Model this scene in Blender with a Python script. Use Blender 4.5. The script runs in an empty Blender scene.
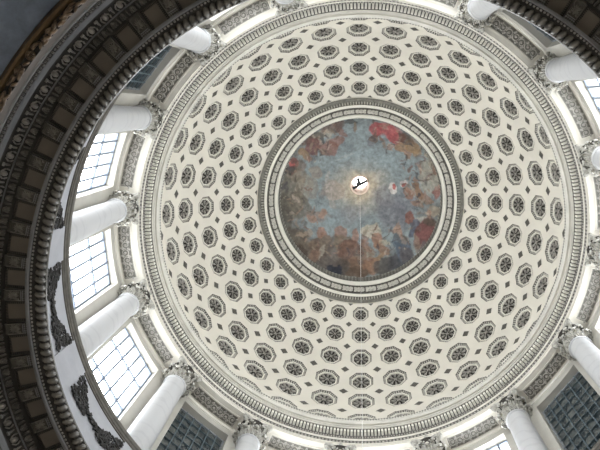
import bpy, math, random
import numpy as np
from math import sin, cos, pi, radians as rad, sqrt
from mathutils import Matrix, Vector

EXPOSURE = 0.36
WORLD = 13.0
NAVE_OPEN = 0.9
MUNTIN = 0.036
PAINT_GAIN = 0.66

# ------------------------------------------------------------------ camera, world, exposure
scene = bpy.context.scene
COL = scene.collection
cam_data = bpy.data.cameras.new('camera'); cam = bpy.data.objects.new('camera', cam_data); COL.objects.link(cam)
cam_data.sensor_fit = 'HORIZONTAL'; cam_data.sensor_width = 36.0; cam_data.lens = 60.0; cam_data.clip_end = 400; cam_data.clip_start = .1
RW = ((0.99600052, -0.06739085, 0.05866384), (0.07375335, 0.99073046, -0.1140772), (-0.05043229, 0.1179476, 0.99173835))
M4 = Matrix(((RW[0][0], -RW[1][0], -RW[2][0], -0.439), (RW[0][1], -RW[1][1], -RW[2][1], -5.1927),
             (RW[0][2], -RW[1][2], -RW[2][2], 0.0), (0, 0, 0, 1)))
cam.matrix_world = M4
scene.camera = cam
scene.view_settings.view_transform = 'Standard'
scene.view_settings.look = 'None'
scene.view_settings.exposure = EXPOSURE
scene.view_settings.gamma = 1.0
scene.view_settings.use_curve_mapping = False
scene.cycles.max_bounces = 10
scene.cycles.diffuse_bounces = 7
scene.cycles.transparent_max_bounces = 12
scene.cycles.use_denoising = True
w = bpy.data.worlds.new('overcast'); scene.world = w; w.use_nodes = True
w.node_tree.nodes['Background'].inputs[0].default_value = (1.0, 0.985, 0.955, 1)
w.node_tree.nodes['Background'].inputs[1].default_value = WORLD


# ------------------------------------------------------------------ measured dimensions (metres above the eye)
COLPH = 0.95            # azimuth of the first column
COFPH = -4.62           # azimuth of the first coffer column
DR, DH = 10.15, 48.83   # inner dome: radius, centre height
ROWS = [(50.5, 'innermost'), (42.5, 'second'), (33.35, 'third'), (22.9, 'fourth'), (11.85, 'fifth'), (-1.0, 'outermost')]
SOF = 44.25             # architrave soffit
PEDTOP = 32.8
random.seed(7)

# daylight portals: they emit nothing, they only tell the renderer where the sky shows through the bright windows
DARK = (1, 5, 9, 13)
for k in range(16):
    if k in DARK: continue
    a = rad(COLPH+22.5*k+11.25); L = bpy.data.lights.new('window_portal', 'AREA'); L.shape = 'RECTANGLE'; L.size, L.size_y = 2.9, 9.6; L.cycles.is_portal = True
    o = bpy.data.objects.new('window_portal', L); COL.objects.link(o); x = Vector((cos(a), sin(a), 0)); t = Vector((-sin(a), cos(a), 0))
    o.matrix_world = Matrix(((t.x, 0, x.x, 12.02*x.x), (t.y, 0, x.y, 12.02*x.y), (0, 1, 0, 38.85), (0, 0, 0, 1)))

# ------------------------------------------------------------------ materials
MATS = {}
def mat(name, col, rough=.75, var=.12, scale=2.0, metal=0., bump=0., spec=.3, col2=None, detail=5, fac=(.35, .7)):
    m = bpy.data.materials.new(name); m.use_nodes = True
    nt = m.node_tree; b = nt.nodes['Principled BSDF']
    tc = nt.nodes.new('ShaderNodeTexCoord'); n = nt.nodes.new('ShaderNodeTexNoise')
    n.inputs['Scale'].default_value = scale; n.inputs['Detail'].default_value = detail; n.inputs['Roughness'].default_value = .62
    nt.links.new(tc.outputs['Object'], n.inputs['Vector'])
    r = nt.nodes.new('ShaderNodeValToRGB')
    r.color_ramp.elements[0].position, r.color_ramp.elements[1].position = fac
    c2 = col2 or tuple(c*(1-var) for c in col)
    r.color_ramp.elements[0].color = (*c2, 1); r.color_ramp.elements[1].color = (*col, 1)
    nt.links.new(n.outputs['Fac'], r.inputs['Fac']); nt.links.new(r.outputs['Color'], b.inputs['Base Color'])
    b.inputs['Roughness'].default_value = rough; b.inputs['Metallic'].default_value = metal
    b.inputs['Specular IOR Level'].default_value = spec
    if bump:
        bp = nt.nodes.new('ShaderNodeBump'); bp.inputs['Strength'].default_value = bump; bp.inputs['Distance'].default_value = .02
        n2 = nt.nodes.new('ShaderNodeTexNoise'); n2.inputs['Scale'].default_value = scale*6; n2.inputs['Detail'].default_value = 4
        nt.links.new(tc.outputs['Object'], n2.inputs['Vector'])
        nt.links.new(n2.outputs['Fac'], bp.inputs['Height']); nt.links.new(bp.outputs['Normal'], b.inputs['Normal'])
    MATS[name] = m
    return m
mat('dome_stone', (.82, .775, .68), var=.09, scale=.55, bump=.1)
mat('cornice_stone', (.75, .71, .625), var=.14, scale=1.2)
mat('corona_stone', (.64, .61, .54), var=.18, scale=1.2)
mat('carved_stone', (.52, .49, .44), var=.35, scale=5)
mat('ornament_dark', (.055, .05, .042), var=.4, scale=6, rough=.8)  # coffer dish: dirt plus recess shade, both put into the colour
mat('ornament_mid', (.155, .145, .125), var=.45, scale=9)
mat('ornament_light', (.66, .63, .56), var=.3, scale=7)
mat('rim_white', (.82, .79, .70), var=.06, scale=3)
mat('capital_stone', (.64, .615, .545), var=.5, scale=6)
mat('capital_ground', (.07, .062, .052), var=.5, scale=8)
mat('wall_stone', (.52, .495, .435), var=.12, scale=.8, bump=.1)
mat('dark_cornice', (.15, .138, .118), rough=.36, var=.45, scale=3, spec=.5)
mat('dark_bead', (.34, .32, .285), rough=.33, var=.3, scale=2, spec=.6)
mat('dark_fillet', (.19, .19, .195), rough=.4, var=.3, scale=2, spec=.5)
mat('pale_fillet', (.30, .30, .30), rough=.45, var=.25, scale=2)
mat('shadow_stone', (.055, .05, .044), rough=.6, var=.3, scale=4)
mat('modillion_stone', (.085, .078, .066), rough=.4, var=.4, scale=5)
mat('palmette_stone', (.19, .175, .15), rough=.35, var=.4, scale=6)
mat('torus_stone', (.25, .235, .205), rough=.26, var=.35, scale=3, spec=.6)
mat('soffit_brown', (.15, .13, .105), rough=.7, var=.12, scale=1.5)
mat('gilt_bronze', (.25, .175, .115), rough=.36, var=.55, scale=5, metal=.45, spec=.5)
mat('gilt_fillet', (.17, .115, .06), rough=.4, var=.3, scale=2, metal=.4)
mat('tan_fillet', (.15, .125, .10), rough=.5, var=.2, scale=2)
mat('pendentive_paint', (.21, .25, .32), var=.45, scale=1.6, rough=.7, detail=8)
mat('pedestal_marble', (.44, .44, .455), var=.12, scale=1.5)
mat('panel_grey', (.27, .26, .225), var=.4, scale=5)
mat('garland_bronze', (.07, .066, .06), rough=.6, var=.5, scale=8)
mat('lip_dark', (.16, .145, .12), rough=.6, var=.4, scale=4)
mat('muntin_blue', (.19, .225, .28), rough=.5, var=.1, scale=2)
mat('muntin_slate', (.11, .145, .16), rough=.5, var=.1, scale=2)
mat('lantern_cream', (.62, .50, .42), var=.1)
mat('frame_pale', (.62, .60, .54), rough=.6, var=.1, scale=2)
mat('slat_dark', (.30, .32, .33), rough=.5, var=.3, scale=2)
mat('floor_stone', (.42, .39, .35), var=.3, scale=.4)
mat('nave_stone', (.45, .42, .37), var=.2, scale=.3)
mat('iron', (.02, .02, .022), rough=.5, var=.2)
mat('wire_steel', (.75, .75, .72), rough=.3, var=.05, metal=.6)
# column: white veined plaster
def column_mat():
    m = mat('column_white', (.84, .835, .83), rough=.45, var=.05, scale=1.0, spec=.4)
    nt = m.node_tree; b = nt.nodes['Principled BSDF']
    tc = nt.nodes.new('ShaderNodeTexCoord'); mp = nt.nodes.new('ShaderNodeMapping'); mp.inputs['Scale'].default_value = (1, 1, .8)
    wv = nt.nodes.new('ShaderNodeTexWave'); wv.bands_direction = 'Z'; wv.inputs['Scale'].default_value = .3; wv.inputs['Distortion'].default_value = 16
    wv.inputs['Detail'].default_value = 4; wv.inputs['Detail Scale'].default_value = 1.4
    r = nt.nodes.new('ShaderNodeValToRGB'); r.color_ramp.elements[0].position = .0; r.color_ramp.elements[1].position = .22
    r.color_ramp.elements[0].color = (.475, .47, .47, 1); r.color_ramp.elements[1].color = (.52, .515, .51, 1)
    nt.links.new(tc.outputs['Object'], mp.inputs['Vector']); nt.links.new(mp.outputs['Vector'], wv.inputs['Vector'])
    nt.links.new(wv.outputs['Fac'], r.inputs['Fac']); nt.links.new(r.outputs['Color'], b.inputs['Base Color'])
column_mat()
def glass_mat():
    m = bpy.data.materials.new('window_glass'); m.use_nodes = True; nt = m.node_tree; nt.nodes.clear()
    o = nt.nodes.new('ShaderNodeOutputMaterial'); mx = nt.nodes.new('ShaderNodeMixShader'); t = nt.nodes.new('ShaderNodeBsdfTransparent'); g = nt.nodes.new('ShaderNodeBsdfGlossy')
    t.inputs[0].default_value = (.93, .96, 1, 1); g.inputs['Roughness'].default_value = .08; mx.inputs[0].default_value = .05
    nt.links.new(t.outputs[0], mx.inputs[1]); nt.links.new(g.outputs[0], mx.inputs[2]); nt.links.new(mx.outputs[0], o.inputs[0])
    MATS['window_glass'] = m
    # panes that look onto the masonry of the piers: dark, glossy, with mottled reflections put into the colour
    m = mat('dark_glass', (.15, .155, .14), rough=.2, scale=.9, spec=.4, col2=(.03, .04, .045), detail=6, fac=(.42, .68))
    mp = m.node_tree.nodes.new('ShaderNodeMapping'); mp.inputs['Scale'].default_value = (1.1, 1.1, .55)
    n = [x for x in m.node_tree.nodes if x.type == 'TEX_NOISE'][0]; tc = [x for x in m.node_tree.nodes if x.type == 'TEX_COORD'][0]
    n.inputs['Distortion'].default_value = 2.2
    m.node_tree.links.new(tc.outputs['Object'], mp.inputs['Vector']); m.node_tree.links.new(mp.outputs['Vector'], n.inputs['Vector'])
glass_mat()

# ------------------------------------------------------------------ mesh helpers
def P(r, az, h): return (r*cos(rad(az)), r*sin(rad(az)), h)
class MB:
    def __init__(s): s.v = []; s.f = []; s.m = []
    def add(s, vs, fs, mi=0):
        o = len(s.v); s.v += [tuple(x) for x in vs]; s.f += [tuple(i+o for i in f) for f in fs]; s.m += [mi]*len(fs)
    def grid(s, rows, mi=0, closed=False, flip=False):
        n = len(rows[0]); vs = [p for r in rows for p in r]; fs = []
        for i in range(len(rows)-1):
            for j in range(n if closed else n-1):
                a, b = i*n+j, i*n+(j+1) % n; c, d = b+n, a+n
                fs.append((a, d, c, b) if flip else (a, b, c, d))
        s.add(vs, fs, mi)
    def lathe(s, prof, n=256, az0=0, az1=360, mi=0):     # profile (r, h) turned about the axis of the church's dome
        full = abs(az1-az0) >= 359.99
        k = n if full else n+1
        s.grid([[P(r, az0+(az1-az0)*j/n, h) for j in range(k)] for r, h in prof], mi, full)
    def turn(s, prof, n=32, mi=0, c=(0, 0, 0)):
        s.grid([[(c[0]+r*cos(2*pi*j/n), c[1]+r*sin(2*pi*j/n), c[2]+z) for j in range(n)] for r, z in prof], mi, True)
    def ell(s, c, ax, ay, az, nu=8, nv=5, mi=0):         # ellipsoid with half axes ax, ay, az (vectors)
        c, ax, ay, az = map(np.array, (c, ax, ay, az)); vs = [c-az]; fs = []
        for i in range(1, nv):
            t = -pi/2+pi*i/nv
            for j in range(nu):
                a = 2*pi*j/nu; vs.append(c+az*sin(t)+cos(t)*(ax*cos(a)+ay*sin(a)))
        vs.append(c+az); L = len(vs)-1
        for j in range(nu):
            k = (j+1) % nu; fs.append((0, 1+k, 1+j)); fs.append((L, L-nu+j, L-nu+k))
            for i in range(nv-2):
                a, b = 1+i*nu+j, 1+i*nu+k; fs.append((a, b, b+nu, a+nu))
        s.add(vs, fs, mi)
    def box(s, c, ax, ay, az, mi=0, taper=1.0):
        c, ax, ay, az = map(np.array, (c, ax, ay, az))
        vs = [c+sx*ax*(taper if sz > 0 else 1)+sy*ay*(taper if sz > 0 else 1)+sz*az for sz in (-1, 1) for sx, sy in ((-1, -1), (1, -1), (1, 1), (-1, 1))]
        s.add(vs, [(0, 3, 2, 1), (4, 5, 6, 7), (0, 1, 5, 4), (1, 2, 6, 5), (2, 3, 7, 6), (3, 0, 4, 7)], mi)
    def cbox(s, r0, r1, a0, a1, h0, h1, n=8, mi=0):      # box bent round the axis
        A = [a0+(a1-a0)*j/n for j in range(n+1)]
        ring = [(r0, h0), (r1, h0), (r1, h1), (r0, h1), (r0, h0)]
        s.grid([[P(r, a, h) for a in A] for r, h in ring], mi)
        for a, fl in ((a0, 0), (a1, 1)):
            q = [P(r0, a, h0), P(r1, a, h0), P(r1, a, h1), P(r0, a, h1)]
            s.add(q, [(3, 2, 1, 0) if fl else (0, 1, 2, 3)], mi)
    def tube(s, pts, r, n=6, mi=0, taper=None):
        pts = [np.array(p, float) for p in pts]; rows = []
        for i, p in enumerate(pts):
            t = pts[min(i+1, len(pts)-1)]-pts[max(i-1, 0)]; t = t/(np.linalg.norm(t)+1e-9)
            u = np.cross(t, (0.31, .2, 1.)); u /= np.linalg.norm(u)+1e-9; v = np.cross(t, u)
            rr = r*(taper[i] if taper else 1)
            rows.append([p+rr*(u*cos(2*pi*j/n)+v*sin(2*pi*j/n)) for j in range(n)])
        s.grid(rows, mi, True)
        o = len(s.v)-len(rows)*n
        s.f.append(tuple(o+j for j in range(n))[::-1]); s.m.append(mi)
        o = len(s.v)-n; s.f.append(tuple(o+j for j in range(n))); s.m.append(mi)
    def mesh(s, name, mats, smooth=True, sharp=38):
        me = bpy.data.meshes.new(name); me.from_pydata(s.v, [], s.f); me.validate()
        for m in (mats if isinstance(mats, (list, tuple)) else [mats]): me.materials.append(MATS[m])
        if len(me.polygons) == len(s.m) and any(s.m): me.polygons.foreach_set('material_index', s.m)
        bm = bmesh.new(); bm.from_mesh(me); bmesh.ops.recalc_face_normals(bm, faces=bm.faces); bm.to_mesh(me); bm.free()
        if smooth: me.polygons.foreach_set('use_smooth', [True]*len(me.polygons)); me.set_sharp_from_angle(angle=rad(sharp))
        me.update(); return me
    def build(s, name, mats, parent=None, smooth=True, sharp=38):
        return link(name, s.mesh(name, mats, smooth, sharp), parent)
import bmesh
def link(name, me, parent=None):
    o = bpy.data.objects.new(name, me); COL.objects.link(o)
    if parent: o.parent = parent
    return o
def tag(o, label=None, cat=None, group=None, kind=None):
    if label: o['label'] = label
    if cat: o['category'] = cat
    if group: o['group'] = group
    if kind: o['kind'] = kind
    return o
def empty(name, loc=(0, 0, 0), rz=0):
    e = bpy.data.objects.new(name, None); e.empty_display_size = .2; COL.objects.link(e); e.location = loc; e.rotation_euler = (0, 0, rz); return e
def copy_tree(o, parent=None):
    c = o.copy(); COL.objects.link(c)
    if parent: c.parent = parent
    for ch in list(o.children): copy_tree(ch, c)
    return c
def fr(az):                                             # radial outward, tangential, up
    a = rad(az); return np.array((cos(a), sin(a), 0)), np.array((-sin(a), cos(a), 0)), np.array((0, 0, 1.))

# ------------------------------------------------------------------ floor, crossing and pendentives (below the view, they bounce the light)
b = MB(); b.lathe([(0.01, -1.6), (16.5, -1.6)], 48)
tag(b.build('floor', 'floor_stone'), 'pale stone floor of the crossing far below the dome', 'floor', kind='structure')
b = MB()
for q in range(4):
    a = 45+90*q
    b.cbox(15.5, 16.5, a-25, a+25, -1.6, 21, 14)
    b.cbox(15.5, 16.5, a+25, a+65, NAVE_OPEN, 21, 14)  # unseen wall between piers, its low opening sized to limit light from below
b.lathe([(15.6, 17), (15.6, 20.5)], 64)
tag(b.build('wall_crossing', 'nave_stone', smooth=False), 'stone piers of the crossing below the dome, gaps sized for the light', 'wall', kind='structure')
b = MB(); b.lathe([(16, 18.0), (15, 20.0), (13.6, 22.1), (12.2, 23.6), (11.2, 24.4), (10.9, 24.60), (10.83, 24.75), (10.5, 26.6), (9.91, 27.45)], 128)  # upper rings run unseen behind the cornice, added to block leaking sky light
# axes for ribs on the pendentive; none are drawn
for az in (213, 218.5, 223.5):
    er, et, ez = fr(az)
tag(b.build('wall_pendentive', 'pendentive_paint'), 'slate blue painted pendentive outside the gilded garland moulding', 'wall', kind='structure')

# ------------------------------------------------------------------ lower cornice (trim_1): rings seen from underneath
T1 = tag(empty('trim_1', (0, 0, 24.5)), 'dark carved ring cornice with modillions seen from underneath', 'cornice', kind='structure')
def child_ring(name, b, mats, parent, **k):
    o = b.build(name, mats, parent, **k); o.matrix_parent_inverse = Matrix.Translation(parent.location).inverted(); return o
b = MB(); b.lathe([(10.86, 24.70), (10.78, 24.60), (10.73, 24.53), (10.65, 24.52), (10.61, 24.58), (10.605, 24.70)], 256)
child_ring('gilded_fillet', b, 'gilt_fillet', T1)
# leaf and fruit garland with rosettes
b = MB(); b.lathe([(10.63, 24.68), (10.38, 24.72)], 256, mi=1)
N = 176
for i in range(N):
    az = 360*i/N; er, et, ez = fr(az); rr = 10.49
    if i % 6 == 3:                                      # rosette
        c = np.array(P(rr, az, 24.58))
        for k in range(10):
            t = 2*pi*k/10; d = er*cos(t)+et*sin(t); b.ell(c+d*.085-ez*.02, d*.045, np.cross(d, ez)*.028, ez*.05, 6, 4)
        b.ell(c-ez*.06, er*.04, et*.04, ez*.05, 8, 5)
        b.turn([(.115, .0), (.135, -.03), (.115, -.06)], 16, 0, tuple(c))
    else:
        for q in range(7):
            rr2 = rr+random.uniform(-.09, .09); az2 = az+random.uniform(-.95, .95)
            er2, et2, _ = fr(az2); c = np.array(P(rr2, az2, 24.60-.05*(1-abs(rr2-rr)/.1)))
            sw = random.uniform(-.6, .6); d = et2*cos(sw)+er2*sin(sw)
            b.ell(c, d*.11, np.cross(d, ez)*.05, ez*.06+d*.02, 7, 5)
child_ring('gilded_garland', b, ['gilt_bronze', 'shadow_stone'], T1)
b = MB(); b.lathe([(10.39, 24.72), (10.385, 24.62), (10.355, 24.72), (10.345, 24.95)], 256)
child_ring('tan_fillet', b, 'tan_fillet', T1)
b = MB(); b.lathe([(10.345, 24.95), (10.30, 24.98), (10.295, 25.06)], 256); b.lathe([(10.235, 25.22), (10.215, 25.24), (10.20, 25.42), (10.17, 25.5)], 256, mi=1)
child_ring('plain_fillet', b, ['pale_fillet', 'dark_fillet'], T1)
b = MB(); b.lathe([(10.30, 25.06), (10.24, 25.24)], 256, mi=1)
N = 640
for i in range(N):
    er, et, ez = fr(360*i/N); c = np.array(P(10.255, 360*i/N, 25.12))
    if i % 2: b.box(c, er*.028, et*.028, ez*.06)
    else: b.ell(c-ez*.02, er*.034, et*.036, ez*.05, 6, 4)
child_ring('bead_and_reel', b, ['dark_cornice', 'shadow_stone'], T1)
b = MB(); b.lathe([(10.18, 25.5), (10.17, 25.58), (10.10, 25.78), (10.02, 25.95), (9.98, 26.0)], 256, mi=1)
N = 128
for i in range(N):                                      # eggs in shells with darts between
    az = 360*i/N; er, et, ez = fr(az); c = np.array(P(10.07, az, 25.76)); up = (ez*.42-er*.17)/.453; no = np.cross(et, up)
    no = no if no[2] < 0 else -no
    b.ell(c+no*.02, et*.075, up*.12, no*.10, 10, 7)
    for s in (-1, 1):
        pts = [c+et*s*.06-up*.15+no*.04, c+et*s*.13-up*.05+no*.06, c+et*s*.135+up*.05+no*.05, c+et*s*.11+up*.17+no*.03]
        b.tube(pts, .022, 5)
    az2 = az+180/N; er, et, ez = fr(az2); c = np.array(P(10.07, az2, 25.76))
    b.ell(c+no*.02-up*.01, et*.028, up*.17, no*.06, 6, 5)
    b.box(c-up*.13+no*.03, et*.05, up*.02, no*.03)
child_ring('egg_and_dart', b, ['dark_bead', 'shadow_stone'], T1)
b = MB(); b.lathe([(9.985, 26.0), (9.96, 25.98), (9.94, 26.02)], 256)
child_ring('thin_fillet', b, 'dark_fillet', T1)
b = MB(); b.lathe([(9.945, 26.02), (9.86, 26.14), (9.76, 26.26), (9.735, 26.47)], 256, mi=1)
N = 192
for i in range(N):                                      # upright leaf dentils
    az = 360*i/N; er, et, ez = fr(az); c = np.array(P(9.85, az, 26.12)); up = (ez*.8-er*.6); no = -(ez*.6+er*.8)
    b.ell(c+no*.015, et*.085, up*.12, no*.05, 8, 5)
    b.ell(c+no*.06, et*.018, up*.11, no*.025, 5, 4)
    for s in (-1, 1): b.ell(c+no*.045+et*s*.06+up*.05, et*.032, up*.05, no*.03, 6, 4)
    az2 = az+180/N; er, et, ez = fr(az2); b.box(np.array(P(9.85, az2, 26.12))+no*.02, et*.02, up*.10, no*.04)
child_ring('leaf_moulding', b, ['dark_cornice', 'shadow_stone'], T1)
# soffit, fascia and gadrooned bead
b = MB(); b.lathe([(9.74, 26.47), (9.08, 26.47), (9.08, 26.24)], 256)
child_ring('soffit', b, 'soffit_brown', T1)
b = MB(); b.lathe([(9.10, 26.24), (9.095, 26.20), (9.02, 26.20), (9.0, 26.26)], 256)
child_ring('inner_fascia', b, 'dark_fillet', T1)
b = MB(); b.lathe([(9.0, 26.26), (8.93, 26.36)], 256, mi=1)
N = 544
for i in range(N):
    er, et, ez = fr(360*i/N); b.ell(P(8.965, 360*i/N, 26.29), er*.035, et*.037, ez*.035, 6, 4)
child_ring('bead_moulding', b, ['dark_bead', 'shadow_stone'], T1)
b = MB()
b.lathe([(8.79+.105*cos(t), 26.53+.105*sin(t)) for t in [2*pi*k/10 for k in range(11)]], 256, mi=1)
b.lathe([(8.93, 26.36), (8.85, 26.5), (8.7, 26.72), (9.2, 27.1), (9.7, 27.3), (9.92, 27.35)], 256, mi=1)
N = 272
for i in range(N):
    az = 360*i/N; er, et, ez = fr(az); c = np.array(P(8.785, az, 26.53))
    ax = er*.16+et*.03
    b.ell(c, ax, et*.099, ez*.18, 12, 8)
    az2 = az+180/N; er, et, ez = fr(az2)
    for dr, dz in ((.12, -.09), (-.135, -.02), (-.01, -.155)):
        b.ell(P(8.785+dr, az2, 26.53+dz), er*.045, et*.018, ez*.045, 6, 4, 1)
b.lathe([(8.72, 26.7), (8.63, 26.66), (8.612, 26.62), (8.63, 26.58), (8.70, 26.56)], 256)
child_ring('gadrooned_torus', b, ['torus_stone', 'shadow_stone'], T1)
# modillions with palmette leaves, sixty-four round the ring; panels with beaded frames between them
mb = MB(); mb.box((0, 0, -.07), (.0, .155, 0), (.30, 0, 0), (0, 0, .09))
mb.box((-.26, 0, -.165), (.05, 0, 0), (0, .155, 0), (0, 0, .03)); mb.tube([(.27, -.155, -.12), (.27, .155, -.12)], .06, 10)
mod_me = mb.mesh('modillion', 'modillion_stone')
lb = MB()
for k in range(9):                                      # palmette: fan of lobes
    t = rad(-80+20*k); d = np.array((cos(t), sin(t), 0)); L = .19 if abs(k-4) < 3 else .13
    lb.ell(np.array((-.06, 0, -.175))+d*L*.6*np.array((1.2, .75, 1)), d*L*.55, np.cross(d, (0, 0, 1))*.028, (0, 0, .028), 7, 5)
for s in (-1, 1): lb.ell((-.1, s*.1, -.175), (.04, 0, 0), (0, .04, 0), (0, 0, .03), 8, 5)
lb.ell((-.08, 0, -.18), (.045, 0, 0), (0, .03, 0), (0, 0, .035), 8, 5)
for s in (-1, 1): lb.tube([(-.28, s*.14, -.165), (.24, s*.14, -.165)], .013, 5)
leaf_me = lb.mesh('palmette_leaf', 'palmette_stone')
ib = MB()
for j in range(3):
    for k in range(5): ib.ell((-.25-.055*j, -.12+.06*k, -.19+.02*j), (.024, 0, 0), (0, .03, 0), (0, 0, .03), 6, 4)
ib.box((-.2, 0, -.19), (.012, 0, 0), (0, .12, 0), (0, 0, .012))
bead_me = ib.mesh('bead_cluster', 'dark_fillet')
fb = MB()
for s in (-1, 1):
    fb.box((0, s*.27, -.02), (.30, 0, 0), (0, .015, 0), (0, 0, .025))
    for k in range(11): fb.box((-.27+.054*k, s*.232, -.02), (.016, 0, 0), (0, .024, 0), (0, 0, .022))
for k in range(10): fb.box((.26, -.19+.042*k, -.02), (.026, 0, 0), (0, .012, 0), (0, 0, .022))
frame_me = fb.mesh('soffit_panel', 'shadow_stone', smooth=False)
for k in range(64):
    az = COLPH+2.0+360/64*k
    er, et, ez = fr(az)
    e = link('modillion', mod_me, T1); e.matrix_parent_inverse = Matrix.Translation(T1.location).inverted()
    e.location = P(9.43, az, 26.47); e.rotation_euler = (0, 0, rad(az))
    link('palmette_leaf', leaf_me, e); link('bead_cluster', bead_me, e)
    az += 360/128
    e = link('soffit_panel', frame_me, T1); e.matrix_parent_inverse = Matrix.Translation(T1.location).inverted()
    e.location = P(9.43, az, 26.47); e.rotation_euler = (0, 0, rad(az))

# ------------------------------------------------------------------ pedestal wall above the cornice, its blocks, lip and gallery floor
b = MB(); b.lathe([(9.92, 27.3), (9.92, 32.32)], 256)
for k in range(16):
    az = COLPH+22.5*k; b.cbox(9.86, 9.95, az-3.3, az+3.3, 27.4, 32.32, 6)
tag(b.build('wall_pedestal', 'pedestal_marble'), 'pale marble pedestal band above the dark cornice', 'wall', kind='structure')
b = MB(); b.lathe([(9.93, 32.3), (9.88, 32.31), (9.87, 32.38), (9.84, 32.40), (9.83, 32.52), (9.79, 32.56), (9.78, 32.70), (9.80, 32.8)], 256)
N = 640
for i in range(N):
    er, et, ez = fr(360*i/N); b.ell(P(9.84, 360*i/N, 32.46), er*.02, et*.035, ez*.04, 5, 4)
tag(b.build('trim_2', 'lip_dark'), 'thin dark moulding along the top of the pale pedestal band', 'moulding', kind='structure')
b = MB(); b.lathe([(9.79, 32.8), (12.2, 32.8)], 128)
tag(b.build('floor_gallery', 'wall_stone'), 'narrow gallery floor the columns stand on', 'floor', kind='structure')

# garlands: full drops at both ends, thin swag between
def garland():
    root = MB(); R = random.Random(3)
    def lump(b, u, z, s, n):
        for _ in range(n):
            uu, zz = u+R.gauss(0, s), z+R.gauss(0, s); t = R.uniform(0, pi)
            d = np.array((0, cos(t), sin(t))); q = np.array((0, -sin(t), cos(t))); L = R.uniform(.05, .10)
            b.ell((-.03-R.uniform(0, .05), uu, zz), d*L, q*L*.42, (.045, 0, 0), 7, 5)
    drops = []
    for s in (-1, 1):                                    # broad leafy masses that fill the band and taper inwards and down
        b = MB()
        for _ in range(150):
            q = R.random(); u = s*(1.31-.92*q); lo = -1.2; hi = .47-1.12*q**1.3
            z = R.uniform(lo, max(lo+.2, hi)); t = R.uniform(0, pi)
            d = np.array((0, cos(t), sin(t))); p = np.array((0, -sin(t), cos(t))); L = R.uniform(.07, .13)
            b.ell((-.02-R.uniform(0, .07), u, z), d*L, p*L*.26, (.035, 0, 0), 7, 5)
            if _ % 6 == 0:                               # curled tendrils
                b.tube([(-.05, u+.09*cos(t+a*.7), z+.09*sin(t+a*.7)) for a in range(8)], .022, 5)
        drops.append(b)
    b = MB()
    for k in range(21):
        t = -1+2*k/20; lump(b, t*.6, -.74-.06*(1-t*t), .07, 5)
    return b, drops
sw, dr = garland()
sw_me = sw.mesh('swag', 'garland_bronze'); dr_me = [d.mesh('end_drop', 'garland_bronze') for d in dr]
GAR = {6: 'dark bronze garland on the pale band, lowest on the left of the photo', 7: 'dark bronze garland on the pale band, next up from the lowest',
       8: 'dark bronze garland on the pale band, uppermost and partly hidden'}
for k, lab in GAR.items():
    az = COLPH+22.5*k+11.25
    g = tag(empty('garland', P(9.92, az, 31.75), rad(az)), lab, 'garland', 'garlands on the pedestal band')
    # the swag follows the curve of the wall: its lumps are bent by giving every copy its own bend
    for nm, me in [('swag', sw_me)]+[('end_drop', m) for m in dr_me]:
        link(nm, me, g)
for me in [sw_me]+dr_me:
    for v in me.vertices:
        y = v.co.y; v.co.x += sqrt(9.92**2-y*y)-9.92

# ------------------------------------------------------------------ drum wall and windows
b = MB(); WA = 6.45
HEAD, SILL = 43.45, 34.2
for k in range(16):
    az = COLPH+22.5*k+11.25
    b.cbox(11.05, 11.95, az+WA, az+22.5-WA, 32.8, 44.6, 5)
    b.cbox(11.05, 11.95, az-WA, az+WA, HEAD, 44.6, 6)
    b.cbox(11.05, 11.95, az-WA, az+WA, 32.8, SILL, 6)
tag(b.build('wall_drum', 'wall_stone', sharp=30), 'cream stone drum wall pierced by tall windows behind the columns', 'wall', kind='structure')
def window(k):
    az = COLPH+22.5*k+11.25; dark = k in DARK
    W = empty('window_%d' % (k+1), P(11.38, az, SILL), rad(az))
    half = 11.38*sin(rad(WA)); H = HEAD-SILL
    f = MB()
    for s in (-1, 1): f.box((0, s*(half-.03), H/2), (.05, 0, 0), (0, .05, 0), (0, 0, H/2))
    for z in (.05, H-.04): f.box((0, 0, z), (.05, 0, 0), (0, half, 0), (0, 0, .05))
    o = link('window_frame', f.mesh('window_frame', 'muntin_blue' if not dark else 'slat_dark'), W)
    m = MB()
    if dark:
        xs = [-half+2*half*j/6 for j in range(1, 6)]; zs = [H-.75-.8*j for j in range(12)]; tw = .018; th = .014
    else:
        xs = [-half+2*half*j/5 for j in range(1, 5)]; zs = [H-2.4-3.15*j for j in range(3)]; tw = MUNTIN; th = .07
    for x in xs: m.box((-.02, x, H/2), (.05, 0, 0), (0, tw*1.15, 0), (0, 0, H/2))
    for z in zs:
        if z > .1: m.box((-.02, 0, z), (.04, 0, 0), (0, half, 0), (0, 0, th))
    link('muntins', m.mesh('muntins', 'muntin_slate' if dark else 'muntin_blue'), W)
    g = MB(); g.box((.03, 0, H/2), (.006, 0, 0), (0, half-.02, 0), (0, 0, H/2-.03))
    link('pane', g.mesh('pane', 'dark_glass' if dark else 'window_glass', smooth=False), W)
    if dark:
        q = MB(); q.box((.45, 0, H/2), (.03, 0, 0), (0, half+.1, 0), (0, 0, H/2+.1)); link('masonry_backing', q.mesh('masonry_backing', 'nave_stone'), W)
    return W
WPOS = {0: 'cut off at the right edge', 1: 'at the lower right corner of the photo', 2: 'at the bottom, right of centre', 3: 'at the bottom centre', 4: 'at the bottom, left of centre',
        5: 'at the bottom left between two columns', 6: 'largest on the lower left', 7: 'on the left, second from the bottom', 8: 'on the left, third from the bottom', 9: 'at the upper left behind a column',
        10: 'at the top left', 11: 'at the top, left of centre', 12: 'at the top, right of centre', 13: 'at the upper right, dim', 14: 'at the right near the top', 15: 'at the right edge above the middle'}
for k in range(16):
    tag(window(k), ('dark glazed drum window ' if k in DARK else 'bright white drum window ')+WPOS[k], 'window', 'drum windows', 'structure')

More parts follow.
